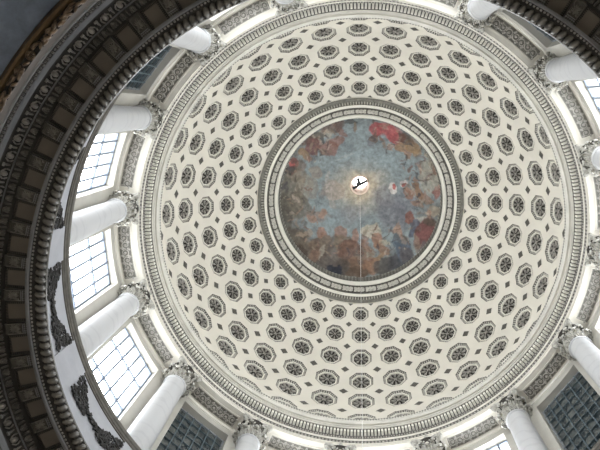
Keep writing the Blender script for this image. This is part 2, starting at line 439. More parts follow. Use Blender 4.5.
# ------------------------------------------------------------------ columns
def make_column():
    root = empty('column')
    b = MB(); n = 32; H = 9.17                            # from 33.28 to 42.45
    b.turn([(.565-.0*t, 0) for t in (0,)]+[(.56-.095*(t**1.7), .02+t*(H-.02)) for t in [i/10 for i in range(11)]]+[(.49, H+.01), (.49, H+.03)], 40)
    sh = link('shaft', b.mesh('shaft', 'column_white'), root); sh.location = (0, 0, .48)
    b = MB(); b.turn([(.46, -.05), (.50, -.045), (.535, 0), (.50, .045), (.46, .05)], 40)
    o = link('astragal', b.mesh('astragal', 'column_white'), root); o.location = (0, 0, 9.63)
    b = MB(); b.box((0, 0, .08), (.72, 0, 0), (0, .72, 0), (0, 0, .08)); b.turn([(.70, .16), (.73, .22), (.70, .29), (.62, .30), (.60, .36), (.64, .39), (.62, .45), (.565, .47), (.56, .5)], 40)
    link('base', b.mesh('base', 'column_white'), root)
    # capital: bell, two tiers of acanthus, corner volutes, concave abacus
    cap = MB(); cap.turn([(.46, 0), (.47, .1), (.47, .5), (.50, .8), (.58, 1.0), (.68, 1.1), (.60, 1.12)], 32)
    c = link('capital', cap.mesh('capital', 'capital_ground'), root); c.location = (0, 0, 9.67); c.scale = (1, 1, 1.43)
    ab = MB(); out = []
    for q in range(4):
        a0 = pi/2*q+pi/4
        for j in range(10):
            t = j/10; a = a0+t*pi/2; rr = .98*(cos(pi/4)/cos(a-a0-pi/4)) ; rr = rr-(.14*sin(pi*t) if True else 0)
            if j == 0: rr = .98
            out.append((rr*cos(a), rr*sin(a)))
    N = len(out)
    rows = [[(x*s, y*s, z) for x, y in out] for s, z in ((.55, 1.10), (.93, 1.10), (.95, 1.16), (1.0, 1.19), (1.0, 1.24))]
    ab.grid(rows, 0, True); ab.add([(x, y, 1.24) for x, y in out], [tuple(range(N))])
    link('abacus', ab.mesh('abacus', 'capital_stone'), c)
    def leaf(wd, h, lean):
        L = MB(); rows = []; nv = 10
        for i in range(nv+1):
            t = i/nv; z = h*min(1, t*1.25)-(.0 if t < .8 else (t-.8)*h*.9); x = .02+lean*(t**2.2)*1.0
            wv = wd*(sin(pi*min(.92, .18+t*.78)))*(1+.16*cos(t*22))
            row = []
            for j in range(7):
                u = -1+2*j/6; row.append((x-.055*abs(u)**1.5+.03*(1-abs(u))*cos(u*9)+.02*sin(j*pi)*t, u*wv, z-abs(u)*.05*t))
            rows.append(row)
        L.grid(rows); back = [[(x-.04, y, z) for x, y, z in r] for r in rows]; L.grid(back, flip=True)
        e1 = [r[0] for r in rows]; e2 = [r[0] for r in back]; L.grid([e1, e2]); L.grid([[r[-1] for r in rows], [r[-1] for r in back]]); L.grid([rows[-1], back[-1]])
        # curled tip
        L.ell((x+.0, 0, rows[-1][3][2]+.0), (.06, 0, 0), (0, wd*.62, 0), (0, 0, .055), 10, 6)
        for s in (-1, 1): L.ell((x-.07, s*wd*.85, rows[-2][3][2]-.1), (.035, 0, 0), (0, .05, 0), (0, 0, .06), 7, 5); L.ell((x*.45, s*wd*.8, h*.5), (.03, 0, 0), (0, .045, 0), (0, 0, .07), 7, 5)
        return L.mesh('acanthus_leaf', 'capital_stone')
    l1, l2 = leaf(.16, .52, .26), leaf(.17, .84, .31)
    for tier, me, off, r0 in ((0, l1, 0, .455), (1, l2, 22.5, .45)):
        for q in range(8):
            o = link('acanthus_leaf', me, c); a = rad(45*q+off); o.location = (r0*cos(a), r0*sin(a), .02); o.rotation_euler = (0, 0, a)
    v = MB(); pts = []
    for i in range(26):
        t = i/25
        if t < .4: q = t/.4; pts.append((.05+.30*q**1.5, 0, .55+.50*q))
        else:
            q = (t-.4)/.6; r_ = .125*(1-.8*q); a = pi*.75-q*4.1*pi/1.2; pts.append((.43+r_*cos(a), 0, .97+r_*sin(a)))
    v.tube(pts, .05, 7, taper=[.7+.6*min(1, i/9) if i < 16 else 1.2-.05*(i-16) for i in range(26)])
    for s in (-1, 1):
        v.tube([(p[0], s*.055, p[2]) for p in pts[6:]], .03, 6)
    v.ell((.43, 0, .97), (.05, 0, 0), (0, .1, 0), (0, 0, .05), 8, 6); v.ell((.42, 0, .80), (.06, 0, 0), (0, .07, 0), (0, 0, .08), 8, 6)
    vm = v.mesh('volute', 'capital_stone')
    for q in range(4):
        o = link('volute', vm, c); a = rad(45+90*q); o.location = (.42*cos(a), .42*sin(a), 0); o.rotation_euler = (0, 0, a)
    fl = MB()
    for j in range(6):
        t = 2*pi*j/6; fl.ell((0, .06*cos(t), .06*sin(t)), (.03, 0, 0), (0, .045, 0), (0, 0, .045), 6, 4)
    fl.ell((.03, 0, 0), (.03, 0, 0), (0, .03, 0), (0, 0, .03), 6, 4)
    fm = fl.mesh('rosette', 'capital_stone')
    for q in range(4):
        o = link('rosette', fm, c); a = rad(90*q); o.location = (.70*cos(a), .70*sin(a), 1.16); o.rotation_euler = (0, 0, a)
    return root
proto = make_column()
CLAB = {0: 'white Corinthian column cut off by the right edge, only its capital showing', 1: 'white Corinthian column at the lower right edge beside the dark window',
        2: 'white Corinthian column at the lower right, left of the dark window', 3: 'white column at the bottom edge right of centre, only its capital showing',
        4: 'white column at the bottom edge left of centre, only its capital showing', 5: 'white Corinthian column at the bottom, right of the lower left dark window',
        6: 'long white Corinthian column at the bottom left, left of the dark window', 7: 'long white Corinthian column between the two lower bright windows on the left',
        8: 'white Corinthian column on the left between the two upper bright windows', 9: 'white Corinthian column at the upper left beside a bluish dark window',
        10: 'white Corinthian column at the top left cut by the dark beaded ring', 11: 'white column at the top edge left of centre, mostly cut off',
        12: 'white column beyond the top edge right of centre, only capital tips showing', 13: 'white Corinthian column at the top right, left of the dark carved panel',
        14: 'white Corinthian column at the upper right cut by the dark beaded ring', 15: 'white Corinthian column at the right edge above the middle'}
for k in range(16):
    o = proto if k == 0 else copy_tree(proto)
    az = COLPH+22.5*k
    o.location = P(10.63, az, PEDTOP); o.rotation_euler = (0, 0, rad(az))
    tag(o, CLAB[k], 'column', 'white columns round the drum', 'thing')

# ------------------------------------------------------------------ upper entablature (trim_3) with dentils
T3 = tag(empty('trim_3', (0, 0, SOF)), 'cream dentilled ring cornice at the foot of the coffered dome', 'cornice', kind='structure')
b = MB(); b.lathe([(11.95, SOF+.01), (11.06, SOF), (10.06, SOF), (10.06, 44.5), (10.03, 44.5), (10.02, 44.62)], 256)
b.lathe([(11.06, 44.0), (11.0, 44.02), (10.985, 44.1), (11.0, 44.16), (10.95, 44.25)], 256)
child_ring('architrave', b, 'cornice_stone', T3)
b = MB(); b.lathe([(10.03, 44.62), (10.035, 44.86), (10.0, 44.9)], 256, mi=1)
N = 384
for i in range(N):
    er, et, ez = fr(360*i/N); b.ell(P(10.02, 360*i/N, 44.74), er*.045, et*.062, ez*.09, 6, 5)
child_ring('leaf_band', b, ['carved_stone', 'ornament_mid'], T3)
b = MB(); b.lathe([(10.0, 44.88), (9.985, 44.88), (9.98, 45.04), (9.96, 45.06)], 256)
child_ring('fascia', b, 'cornice_stone', T3)
b = MB(); b.lathe([(9.97, 45.05), (9.93, 45.28)], 256, mi=1)
N = 512
for i in range(N):
    er, et, ez = fr(360*i/N); b.ell(P(9.94, 360*i/N, 45.15), er*.045, et*.042, ez*.075, 6, 4)
child_ring('bead_moulding', b, ['carved_stone', 'ornament_mid'], T3)
b = MB(); b.lathe([(9.935, 45.27), (9.935, 45.66), (9.66, 45.66), (9.655, 45.70)], 256, mi=1)  # bed coloured dark to stand for the shade in the dentil gaps
N = 384
for i in range(N):
    er, et, ez = fr(360*i/N); b.box(P(9.815, 360*i/N, 45.5), er*.112, et*.051, ez*.15)
child_ring('dentil_band', b, ['rim_white', 'ornament_mid'], T3, smooth=False)
b = MB(); b.lathe([(9.665, 45.66), (9.665, 45.60), (9.62, 45.60), (9.61, 45.68), (9.56, 45.68), (9.545, 45.74), (9.49, 45.73), (9.45, 45.70), (9.43, 45.76), (9.40, 45.78), (9.385, 45.84), (9.35, 45.85), (9.33, 45.92), (9.33, 46.05), (9.6, 46.15), (10.02, 46.25), (10.077, 47.61)], 256)
child_ring('corona', b, 'corona_stone', T3)
b = MB(); N = 448
for i in range(N):
    er, et, ez = fr(360*i/N); b.ell(P(9.335, 360*i/N, 45.965), er*.035, et*.055, ez*.085, 6, 4)
child_ring('crowning_bead', b, 'panel_grey', T3)

# carved panels in the architrave soffit between the capitals
pf = MB(); HA = 6.55
def on(r, a): return P(r, a, 0)
pf.cbox(10.30, 10.36, -HA-.25, HA+.25, -.035, .02, 10); pf.cbox(10.93, 10.985, -HA-.25, HA+.25, -.035, .02, 10)
for s in (-1, 1): pf.cbox(10.30, 10.985, s*HA-.15, s*HA+.15, -.035, .02, 2)
for i in range(44):
    a = -HA+.2+(2*HA-.4)*i/43
    for r in (10.375, 10.915): er, et, ez = fr(a); pf.box(P(r, a, -.012), er*.016, et*.014, ez*.014)
pf_me = pf.mesh('panel_frame', 'cornice_stone')
pg = MB(); pg.cbox(10.35, 10.94, -HA, HA, -.006, .02, 10); pg_me = pg.mesh('panel_ground', 'panel_grey')
pr = MB()
def pol(u, v): return np.array(P(10.645+v, u/10.645*180/pi, -.03))
U = [-1.02+.34*i for i in range(7)]
for i, u in enumerate(U):
    s = 1 if i % 2 else -1
    pts = [pol(u+(.17*(1-.82*t))*cos(s*(t*9.5)+pi), s*.03+(.19*(1-.82*t))*sin(s*(t*9.5)+pi)) for t in [k/22 for k in range(23)]]
    pr.tube(pts, .024, 5, taper=[1.1-.4*k/22 for k in range(23)])
    c = pol(u, s*.03); er, et, ez = fr(0); pr.ell(c, er*.055, et*.055, ez*.045, 8, 5)
    for q in range(4):
        t = q*pi/2+.6; pr.ell(pol(u+.22*cos(t), .215*sin(t)), er*(.05*abs(sin(t))+.025), et*(.05*abs(cos(t))+.025), ez*.03, 7, 4)
pr_me = pr.mesh('scroll_relief', 'carved_stone')
PPOS = ['right edge, below the middle', 'lower right, beside the dark window', 'bottom right, left of the lower right column', 'bottom centre', 'bottom, left of the centre',
        'lower left, above the dark window', 'lower left, above the largest bright window', 'left side, at mid height of the photo', 'left side, above the middle', 'upper left, beside the cut off column',
        'top left', 'top, left of centre', 'top, right of centre', 'upper right, dark', 'right, below the upper right column', 'right edge, just above the middle']
for k in range(16):
    az = COLPH+22.5*k+11.25
    e = tag(empty('carved_panel', (0, 0, SOF), rad(az)), 'oblong scrollwork panel under the architrave, '+PPOS[k], 'carved panel', 'carved panels between the capitals')
    link('panel_frame', pf_me, e); link('panel_ground', pg_me, e); link('scroll_relief', pr_me, e)

# ------------------------------------------------------------------ coffered dome shell: cells with octagonal openings
def dome_pt(az, el, r=DR): return P(r*cos(rad(el)), az, DH+r*sin(rad(el)))
TOP_EL = math.degrees(math.acos(5.80/DR))
els = [r[0] for r in ROWS]
bounds = [TOP_EL]+[(els[i]+els[i+1])/2 for i in range(5)]+[-6.9]
SV = [1.02, 1.03, 1.07, 1.10, 1.18, 1.14]          # the coffers grow taller towards the foot of the dome
def width(el): return .705*DR*cos(rad(el))*rad(11.25)
OCT = []
for k in range(8):
    a0, a1 = rad(22.5+45*k), rad(67.5+45*k)
    for j in range(4):
        t = j/4; OCT.append((cos(a0)*(1-t)+cos(a1)*t, sin(a0)*(1-t)+sin(a1)*t))
b = MB(); NB = len(OCT)
for i, (el, _) in enumerate(ROWS):
    hw = width(el)/2/cos(rad(22.5)); top, bot = bounds[i], bounds[i+1]
    cells = []
    for k in range(32):
        az = COFPH+11.25*k
        def s2a(u, v):
            e = el+math.degrees(v/DR); return az+math.degrees(u/(DR*cos(rad(e)))), e
        inner = []; outer = []
        for x, y in OCT:
            a, e = s2a(x*hw, y*hw*SV[i]); inner.append((a, e))
            da, de = x, y*SV[i]
            hi = (top-el) if de > 0 else (el-bot)
            m = max(abs(da)/5.625, abs(de)/hi)
            outer.append((az+da/m, el+de/m))
        # put the four corners in exactly
        for sx, sy in ((1, 1), (-1, 1), (-1, -1), (1, -1)):
            cx, cy = az+sx*5.625, top if sy > 0 else bot
            j = min(range(NB), key=lambda q: (outer[q][0]-cx)**2+(outer[q][1]-cy)**2); outer[j] = (cx, cy)
        rows = []
        for t in (0, .33, .66, 1): rows.append([dome_pt(a*(1-t)+A*t, e*(1-t)+E*t) for (a, e), (A, E) in zip(inner, outer)])
        b.grid(rows, 0, True)
tag(b.build('ceiling', 'dome_stone', sharp=50), 'cream plaster inner dome ringed with rosette coffers', 'ceiling', kind='structure')

b = MB(); b.lathe([(12.2, 44.6), (11.95, 44.62), (10.9, 46.0), (10.8, 47.5)]+[(10.75*cos(rad(e)), DH+10.75*sin(rad(e))) for e in range(-4, 54, 3)]+[(6.2, 57.45), (5.75, 57.4)], 96)  # unseen shell added behind the dome to keep sky light from leaking in
tag(b.build('ceiling_light_block', 'nave_stone'), 'unseen shell added behind the inner dome to block light leaks', 'dome shell', kind='structure')
PLACES = ['at three o\'clock', 'at six o\'clock', 'at nine o\'clock', 'at twelve o\'clock']; PN = ['three', 'six', 'nine', 'twelve']; CNT = ['', 'one place', 'two places', 'three places']
def clock(k):
    q, r = divmod(k % 32, 8)
    if r == 0: return 'at %s o\'clock' % PN[q]
    if r == 4: return 'midway between %s and %s o\'clock' % (PN[q], PN[(q+1) % 4])
    if r < 4: return '%s clockwise from %s o\'clock' % (CNT[r], PN[q])
    return '%s anticlockwise from %s o\'clock' % (CNT[8-r], PN[(q+1) % 4])
ORD = ['first', 'second', 'third', 'fourth']
def clock_gap(k):
    q, r = divmod(k % 32, 8)
    return '%s gap clockwise from %s o\'clock' % (ORD[r], PN[q]) if r < 4 else '%s gap anticlockwise from %s o\'clock' % (ORD[7-r], PN[(q+1) % 4])
def coffer_meshes(wd, sv):
    hw = wd/2/cos(rad(22.5)); V = np.array((1, sv, 1)); z = np.array((0, 0, 1.))
    def ring(s, n): return [(x*hw*s, y*hw*s*sv, n) for x, y in OCT]
    f = MB(); f.grid([ring(1.015, -.06), ring(1.015, .012), ring(.99, .012), ring(.985, -.01)], 0, True)
    band = MB(); band.grid([ring(.99, .005), ring(.975, -.015), ring(.80, -.075), ring(.79, -.11)], 0, True)
    for k in range(8):                                   # little tongues round the band
        a0, a1 = rad(22.5+45*k), rad(67.5+45*k); am = rad(45+45*k)
        rr = np.array((cos(am), sin(am), 0)); tt = np.array((-sin(am), cos(am), 0))
        for j in range(4):
            t = (j+.5)/4; x, y = cos(a0)*(1-t)+cos(a1)*t, sin(a0)*(1-t)+sin(a1)*t
            band.ell(np.array((x*hw*.885, y*hw*.885, -.036))*V, rr*hw*.078*V+z*.022, tt*hw*.05*V, (0, 0, .042), 6, 4, 1)
    rim = MB(); rim.grid([ring(.815, -.10), ring(.805, -.055), ring(.715, -.05), ring(.70, -.065), ring(.695, -.15)], 0, True)
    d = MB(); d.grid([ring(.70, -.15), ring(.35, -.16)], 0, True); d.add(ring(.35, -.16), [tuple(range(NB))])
    r = MB()
    for k in range(8):
        t = 2*pi*k/8; dd = np.array((cos(t), sin(t), 0)); q = np.cross(z, dd)
        r.ell((dd*hw*.45)*V-z*.10, dd*hw*.165*V+z*.01, q*hw*.105*V, z*.06, 8, 6)
        r.ell((dd*hw*.30)*V-z*.09, dd*hw*.10*V, q*hw*.045*V, z*.05, 6, 5)
        t += pi/8; dd = np.array((cos(t), sin(t), 0)); q = np.cross(z, dd)
        r.ell((dd*hw*.595)*V-z*.11, dd*hw*.045*V, q*hw*.05*V, z*.035, 6, 4)
    for k in range(4):
        t = pi/4+pi/2*k; dd = np.array((cos(t), sin(t), 0)); q = np.cross(z, dd)
        r.ell((dd*hw*.13)*V-z*.07, dd*hw*.075*V+z*.015, q*hw*.06*V, z*.045, 7, 5)
    r.ell(-z*.06, (hw*.08, 0, 0), (0, hw*.08*sv, 0), z*.05, 8, 6)
    for m in (f, band, rim, d, r): m.v = [(x, y, n+(x*x+y*y)/(2*DR)) for x, y, n in m.v]     # bend to the dome
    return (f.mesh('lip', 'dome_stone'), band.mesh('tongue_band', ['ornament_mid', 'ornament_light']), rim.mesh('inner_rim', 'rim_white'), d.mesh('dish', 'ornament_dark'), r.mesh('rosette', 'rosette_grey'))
mat('rosette_grey', (.50, .47, .42), var=.5, scale=4)
def frame_at(az, el, r=DR):                              # local x tangential, y up the dome, z inwards
    er, et, ez = fr(az); e = rad(el); n = -(er*cos(e)+ez*sin(e)); up = -er*sin(e)+ez*cos(e); x = np.cross(up, n); p = dome_pt(az, el, r)
    return Matrix([[x[i], up[i], n[i], p[i]] for i in range(3)]+[[0, 0, 0, 1]])
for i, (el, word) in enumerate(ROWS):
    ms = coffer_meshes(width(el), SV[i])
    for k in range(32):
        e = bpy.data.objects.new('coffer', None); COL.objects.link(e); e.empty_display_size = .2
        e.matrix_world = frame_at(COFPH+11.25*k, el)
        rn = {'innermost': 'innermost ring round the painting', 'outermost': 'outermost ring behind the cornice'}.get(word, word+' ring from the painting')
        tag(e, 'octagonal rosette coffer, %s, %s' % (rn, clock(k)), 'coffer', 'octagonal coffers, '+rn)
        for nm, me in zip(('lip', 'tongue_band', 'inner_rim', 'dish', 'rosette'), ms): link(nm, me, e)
# small diamonds at the cell corners and half diamonds against the oculus frame
def diamond_mesh(s, half=False):
    b = MB(); pts = [(1, 0), (0, 1), (-1, 0), (0, -1)] if not half else [(1, .15), (-1, .15), (0, -.9)]
    n = len(pts)
    rg = lambda q, z: [(x*s*q, y*s*q*.95, z) for x, y in pts]
    b.grid([rg(1.12, -.03), rg(1.1, .018), rg(.92, .018)], 1, True); b.grid([rg(.93, .018), rg(.86, .006), rg(.5, .012)], 0, True); b.add(rg(.5, .012), [tuple(range(n))], 0)
    return b.mesh('diamond', ['ornament_mid', 'dome_stone'], smooth=False)
DN = ['first and second', 'second and third', 'third and fourth', 'fourth and fifth', 'fifth and outermost']
for i in range(5):
    el = bounds[i+1]; me = diamond_mesh(.20*width(el))
    for k in range(32):
        o = link('diamond_boss', me); o.matrix_world = frame_at(COFPH+11.25*(k+.5), el)
        tag(o, 'small dark diamond between %s coffer rings, %s' % (DN[i], clock_gap(k)), 'diamond boss', 'diamonds between %s coffer rings' % DN[i])
me = diamond_mesh(.16, True)
for k in range(32):
    o = link('triangle_boss', me); o.matrix_world = frame_at(COFPH+11.25*(k+.5), TOP_EL-1.15)
    tag(o, 'tiny dark triangle against the oculus frame, '+clock_gap(k), 'triangle boss', 'triangles against the oculus frame')

# ------------------------------------------------------------------ oculus frame (trim_4)
T4 = tag(empty('trim_4', (0, 0, 57)), 'moulded round frame of the oculus with leaf garland and white rings', 'oculus frame', kind='structure')
b = MB(); b.lathe([(5.90, 57.2), (5.87, 57.02), (5.70, 57.0), (5.60, 57.10), (5.49, 56.95)], 192)
child_ring('dark_ovolo', b, 'panel_grey', T4)
b = MB(); N = 224
for i in range(N):
    er, et, ez = fr(360*i/N); b.ell(P(5.60, 360*i/N, 57.03), er*.10, et*.045, ez*.09, 7, 5)
child_ring('tongue_moulding', b, 'ornament_light', T4)
b = MB(); b.lathe([(5.50, 57.1), (5.49, 56.92), (5.35, 56.92), (5.32, 57.1)], 192); b.lathe([(4.98, 57.7), (4.95, 57.5), (4.9, 57.48), (4.76, 57.62), (4.74, 57.74)], 192)
child_ring('white_ring', b, 'rim_white', T4)
b = MB(); b.lathe([(5.34, 57.0), (5.15, 57.28), (4.95, 57.58)], 192, mi=1)
N = 48; R = random.Random(5)
for i in range(N):                                      # bound bundles of leaves
    a0 = 360*i/N
    for j in range(3):
        for q in (-1, 0, 1):
            a = a0+1.5+j*2.25; er, et, ez = fr(a); n = np.array(-er*.83-ez*.55); sl = -er*.55+ez*.83
            c = np.array(P(5.15, a, 57.28))+sl*q*.10*(1.1)+n*(.03+.03*(q == 0))
            b.ell(c, et*.125+sl*.03*q, sl*.075, n*.05, 7, 5)
    er, et, ez = fr(a0); n = -er*.83-ez*.55; sl = -er*.55+ez*.83
    b.box(np.array(P(5.15, a0, 57.28))+n*.05, et*.025, sl*.2, n*.03, 1)
child_ring('leaf_garland', b, ['ornament_light', 'ornament_mid'], T4)
b = MB(); b.lathe([(4.74, 57.72), (4.75, 59.3), (5.0, 59.32)], 192, mi=1)
N = 150
for z in (57.95, 58.35, 58.75, 59.12):
    for i in range(N):
        er, et, ez = fr(360*(i+.5*(z > 58))/N); b.ell(P(4.75, 360*i/N, z), er*.04, et*.07, ez*.13, 6, 4)
child_ring('reeded_drum', b, ['panel_grey', 'ornament_mid'], T4)
b = MB(); b.lathe([(5.89, 57.1), (5.6, 57.6), (5.0, 59.31)], 96)
child_ring('shell_edge', b, 'nave_stone', T4)

# ------------------------------------------------------------------ painted outer dome seen through the oculus
BL = [
(0.09,0.14,2.38,2.24,0,0.376,0.328,0.242,0.55), (0.09,0.14,1.4,1.33,0,0.491,0.402,0.254,0.8), (2.37,1.81,1.525,1.179,30,0.138,0.144,0.175,0.75), (1.74,0.7,1.116,0.976,0,0.162,0.162,0.188,0.6),
(-0.54,2.06,1.533,0.697,-10,0.205,0.202,0.223,0.5), (3.2,1.1,1.037,1.383,20,0.122,0.127,0.162,0.6), (-1.85,0.47,0.837,0.697,0,0.376,0.262,0.188,0.5), (0.57,-1.8,2.79,0.976,0,0.216,0.296,0.328,0.5),
(-1.92,2.2,1.387,0.694,20,0.188,0.27,0.305,0.5), (4.67,-1.15,0.681,1.362,0,0.305,0.262,0.181,0.55), (-4.6,0.89,0.818,1.773,8,0.138,0.122,0.089,0.85), (-5.0,2.22,0.539,1.617,0,0.076,0.068,0.051,0.8),
(-3.89,0.55,0.55,1.101,10,0.27,0.231,0.162,0.55), (-3.3,0.39,0.346,0.83,-10,0.188,0.162,0.127,0.6), (-4.42,-0.48,0.616,0.479,0,0.181,0.15,0.107,0.7), (-4.02,1.57,0.685,0.959,-30,0.127,0.107,0.076,0.7),
(-2.75,2.23,0.967,0.414,5,0.195,0.133,0.102,0.7), (-3.14,2.44,0.344,0.275,0,0.27,0.138,0.08,0.7), (-2.34,2.15,0.277,0.277,0,0.305,0.162,0.098,0.7), (-4.07,3.72,1.077,0.942,35,0.098,0.076,0.051,0.9),
(-3.19,4.6,1.21,0.941,30,0.107,0.08,0.054,0.9), (-2.29,4.3,0.884,0.816,0,0.138,0.089,0.054,0.85), (-3.58,3.48,0.611,0.204,-5,0.305,0.216,0.138,0.6), (-2.45,3.35,0.343,0.412,0,0.262,0.127,0.076,0.8),
(-1.65,5.2,1.348,0.876,20,0.08,0.061,0.048,0.9), (-1.3,4.59,0.613,1.09,0,0.122,0.102,0.089,0.8), (-1.13,3.37,0.483,0.483,0,0.246,0.122,0.08,0.75), (-0.74,4.0,0.756,0.55,0,0.162,0.122,0.076,0.75),
(-0.01,3.5,0.276,0.483,10,0.27,0.133,0.084,0.8), (-0.35,4.54,0.82,0.888,0,0.15,0.068,0.04,0.85), (-0.54,5.51,0.942,0.606,0,0.065,0.051,0.04,0.9), (-1.34,5.65,0.535,0.335,10,0.018,0.023,0.04,0.9),
(-2.25,4.61,0.169,0.542,15,0.262,0.238,0.181,0.7), (0.4,5.34,0.81,0.608,0,0.162,0.089,0.048,0.85), (-2.76,4.91,0.403,0.537,30,0.188,0.098,0.061,0.6), (-3.73,4.46,0.535,0.268,45,0.061,0.042,0.032,0.8),
(0.23,5.69,0.805,0.335,0,0.098,0.061,0.037,0.9), (1.0,3.09,0.623,0.554,-3,0.342,0.314,0.238,0.95), (1.45,3.64,0.413,0.413,20,0.262,0.122,0.065,0.85), (1.9,4.16,0.615,0.273,35,0.231,0.112,0.058,0.85),
(2.01,3.77,0.411,0.137,0,0.361,0.305,0.188,0.6), (1.46,4.83,0.95,0.271,-28,0.238,0.144,0.065,0.9), (0.89,4.45,0.41,0.41,0,0.246,0.202,0.122,0.7), (1.08,5.22,0.608,0.54,20,0.216,0.107,0.054,0.85),
(0.73,4.09,0.206,0.48,-40,0.223,0.107,0.065,0.7), (2.09,5.17,0.874,0.403,-15,0.076,0.068,0.061,0.85), (0.54,4.36,0.205,0.685,0,0.15,0.08,0.051,0.7), (3.0,4.8,1.074,0.47,-25,0.048,0.048,0.058,0.85),
(3.3,4.04,0.541,0.88,-15,0.061,0.089,0.138,0.9), (2.84,2.89,0.309,0.412,-20,0.296,0.175,0.107,0.85), (3.07,3.38,0.342,0.41,-20,0.246,0.195,0.15,0.7), (3.58,4.47,0.469,0.67,-20,0.089,0.072,0.068,0.7),
(2.82,3.67,0.273,0.546,0,0.045,0.084,0.122,0.7), (3.59,1.93,0.412,0.412,30,0.195,0.068,0.045,0.9), (4.19,2.11,0.682,0.239,-38,0.305,0.279,0.238,0.7), (3.89,2.55,0.273,0.614,25,0.048,0.061,0.107,0.8),
(4.61,2.75,0.607,1.147,22,0.162,0.04,0.034,0.9), (4.19,3.58,0.202,0.808,-12,0.209,0.156,0.107,0.6), (4.89,1.99,0.473,0.27,0,0.072,0.061,0.042,0.8), (5.17,1.28,0.405,0.338,0,0.279,0.216,0.138,0.7),
(4.73,1.42,0.204,0.272,0,0.262,0.127,0.072,0.7), (4.58,3.8,0.267,0.467,30,0.076,0.08,0.089,0.7), (2.3,0.02,0.278,0.418,-8,0.503,0.468,0.434,0.85), (3.09,-0.34,0.242,0.346,-8,0.456,0.413,0.392,0.75),
(2.37,-0.05,0.111,0.237,20,0.392,0.048,0.04,0.9), (3.07,-0.27,0.097,0.208,10,0.352,0.048,0.04,0.9), (3.47,0.17,0.345,0.276,20,0.287,0.162,0.098,0.8), (4.06,0.1,0.275,0.687,-28,0.231,0.122,0.058,0.9),
(3.35,0.4,0.346,0.346,0,0.238,0.107,0.065,0.8), (4.05,0.85,0.412,0.206,20,0.188,0.107,0.072,0.75), (4.61,0.5,0.273,0.478,-40,0.195,0.102,0.054,0.75), (5.13,-0.12,0.203,0.474,10,0.231,0.061,0.042,0.8),
(4.26,-0.68,0.685,0.069,0,0.107,0.068,0.048,0.8), (5.07,-1.55,0.27,0.338,20,0.156,0.068,0.042,0.8), (4.56,-2.17,0.204,0.611,-25,0.262,0.223,0.144,0.7), (3.9,-0.29,0.206,0.275,0,0.162,0.089,0.045,0.8),
(1.62,-3.91,1.166,0.549,14,0.352,0.048,0.054,0.95), (0.8,-4.05,0.549,0.481,0,0.314,0.042,0.048,0.9), (2.2,-3.47,0.618,0.343,20,0.305,0.04,0.045,0.9), (0.65,-3.35,0.207,0.553,25,0.138,0.084,0.065,0.8),
(0.47,-2.99,0.243,0.208,0,0.127,0.156,0.181,0.8), (1.92,-2.89,0.276,0.242,0,0.323,0.254,0.209,0.8), (2.66,-2.88,0.482,0.344,30,0.27,0.15,0.058,0.85), (3.04,-2.43,0.275,0.413,0,0.254,0.144,0.089,0.8),
(3.39,-2.95,0.547,0.41,35,0.238,0.138,0.048,0.85), (3.68,-2.63,0.342,0.342,0,0.27,0.162,0.061,0.7), (2.81,-3.45,0.547,0.274,25,0.089,0.054,0.034,0.8), (-0.86,-4.35,0.479,0.171,0,0.045,0.048,0.045,0.8),
(-0.56,-3.96,0.137,0.412,0,0.181,0.112,0.054,0.7), (-1.64,-3.75,0.275,0.618,-35,0.175,0.076,0.054,0.75), (-2.19,-3.92,0.82,0.41,-20,0.144,0.084,0.065,0.8), (-2.64,-3.41,0.617,0.343,-10,0.342,0.296,0.209,0.55),
(-3.1,-3.11,0.548,0.411,0,0.048,0.04,0.037,0.7), (-3.34,-2.54,0.549,0.549,0,0.162,0.054,0.051,0.85), (-2.32,-2.45,0.691,0.484,10,0.216,0.089,0.065,0.8), (-1.86,-2.9,0.484,0.415,-30,0.209,0.089,0.061,0.75),
(-3.88,-2.93,0.612,0.34,-40,0.117,0.061,0.048,0.8), (-3.98,-1.95,0.411,0.342,20,0.238,0.138,0.054,0.85), (-3.63,-1.76,0.241,0.206,0,0.279,0.156,0.102,0.75), (-4.6,-1.31,0.341,0.341,0,0.332,0.042,0.04,0.95),
(-4.83,-0.82,0.476,0.408,-40,0.045,0.042,0.04,0.85), (-4.2,-1.11,0.411,0.411,0,0.15,0.107,0.08,0.7), (-3.1,-0.73,0.415,0.485,0,0.254,0.181,0.122,0.55), (-1.18,-1.96,0.835,0.104,-20,0.305,0.352,0.352,0.5),
(-1.6,-4.16,0.342,0.205,0,0.102,0.072,0.061,0.7), (-2.37,-0.06,0.209,0.765,15,0.296,0.262,0.231,0.5), (-1.87,1.17,0.209,0.696,-25,0.305,0.27,0.238,0.5), (-2.61,0.51,0.208,0.556,0,0.162,0.15,0.144,0.5),
]
PC, PR = 63.0, 7.0
def vnoise(x, y, seed):
    xi, yi = np.floor(x).astype(int), np.floor(y).astype(int); xf, yf = x-xi, y-yi
    xf, yf = xf*xf*(3-2*xf), yf*yf*(3-2*yf)
    h = lambda a, c: np.modf(np.abs(np.sin(a*127.1+c*311.7+seed*74.7)*43758.5453))[0]
    return (h(xi, yi)*(1-xf)+h(xi+1, yi)*xf)*(1-yf)+(h(xi, yi+1)*(1-xf)+h(xi+1, yi+1)*xf)*yf
def fbm(x, y, seed, o=4):
    s = 0; a = .5
    for k in range(o): s = s+a*vnoise(x*2**k, y*2**k, seed+k); a *= .5
    return s
b = MB(); NA, NR = 420, 170
rr = np.concatenate([np.linspace(.6, 5.7, 150), np.linspace(5.75, 6.95, 20)])
rows = []
for r in rr:
    z = PC+sqrt(max(0, PR*PR-r*r)); rows.append([(r*cos(2*pi*j/NA), r*sin(2*pi*j/NA), z) for j in range(NA)])
b.grid(rows, 0, True)
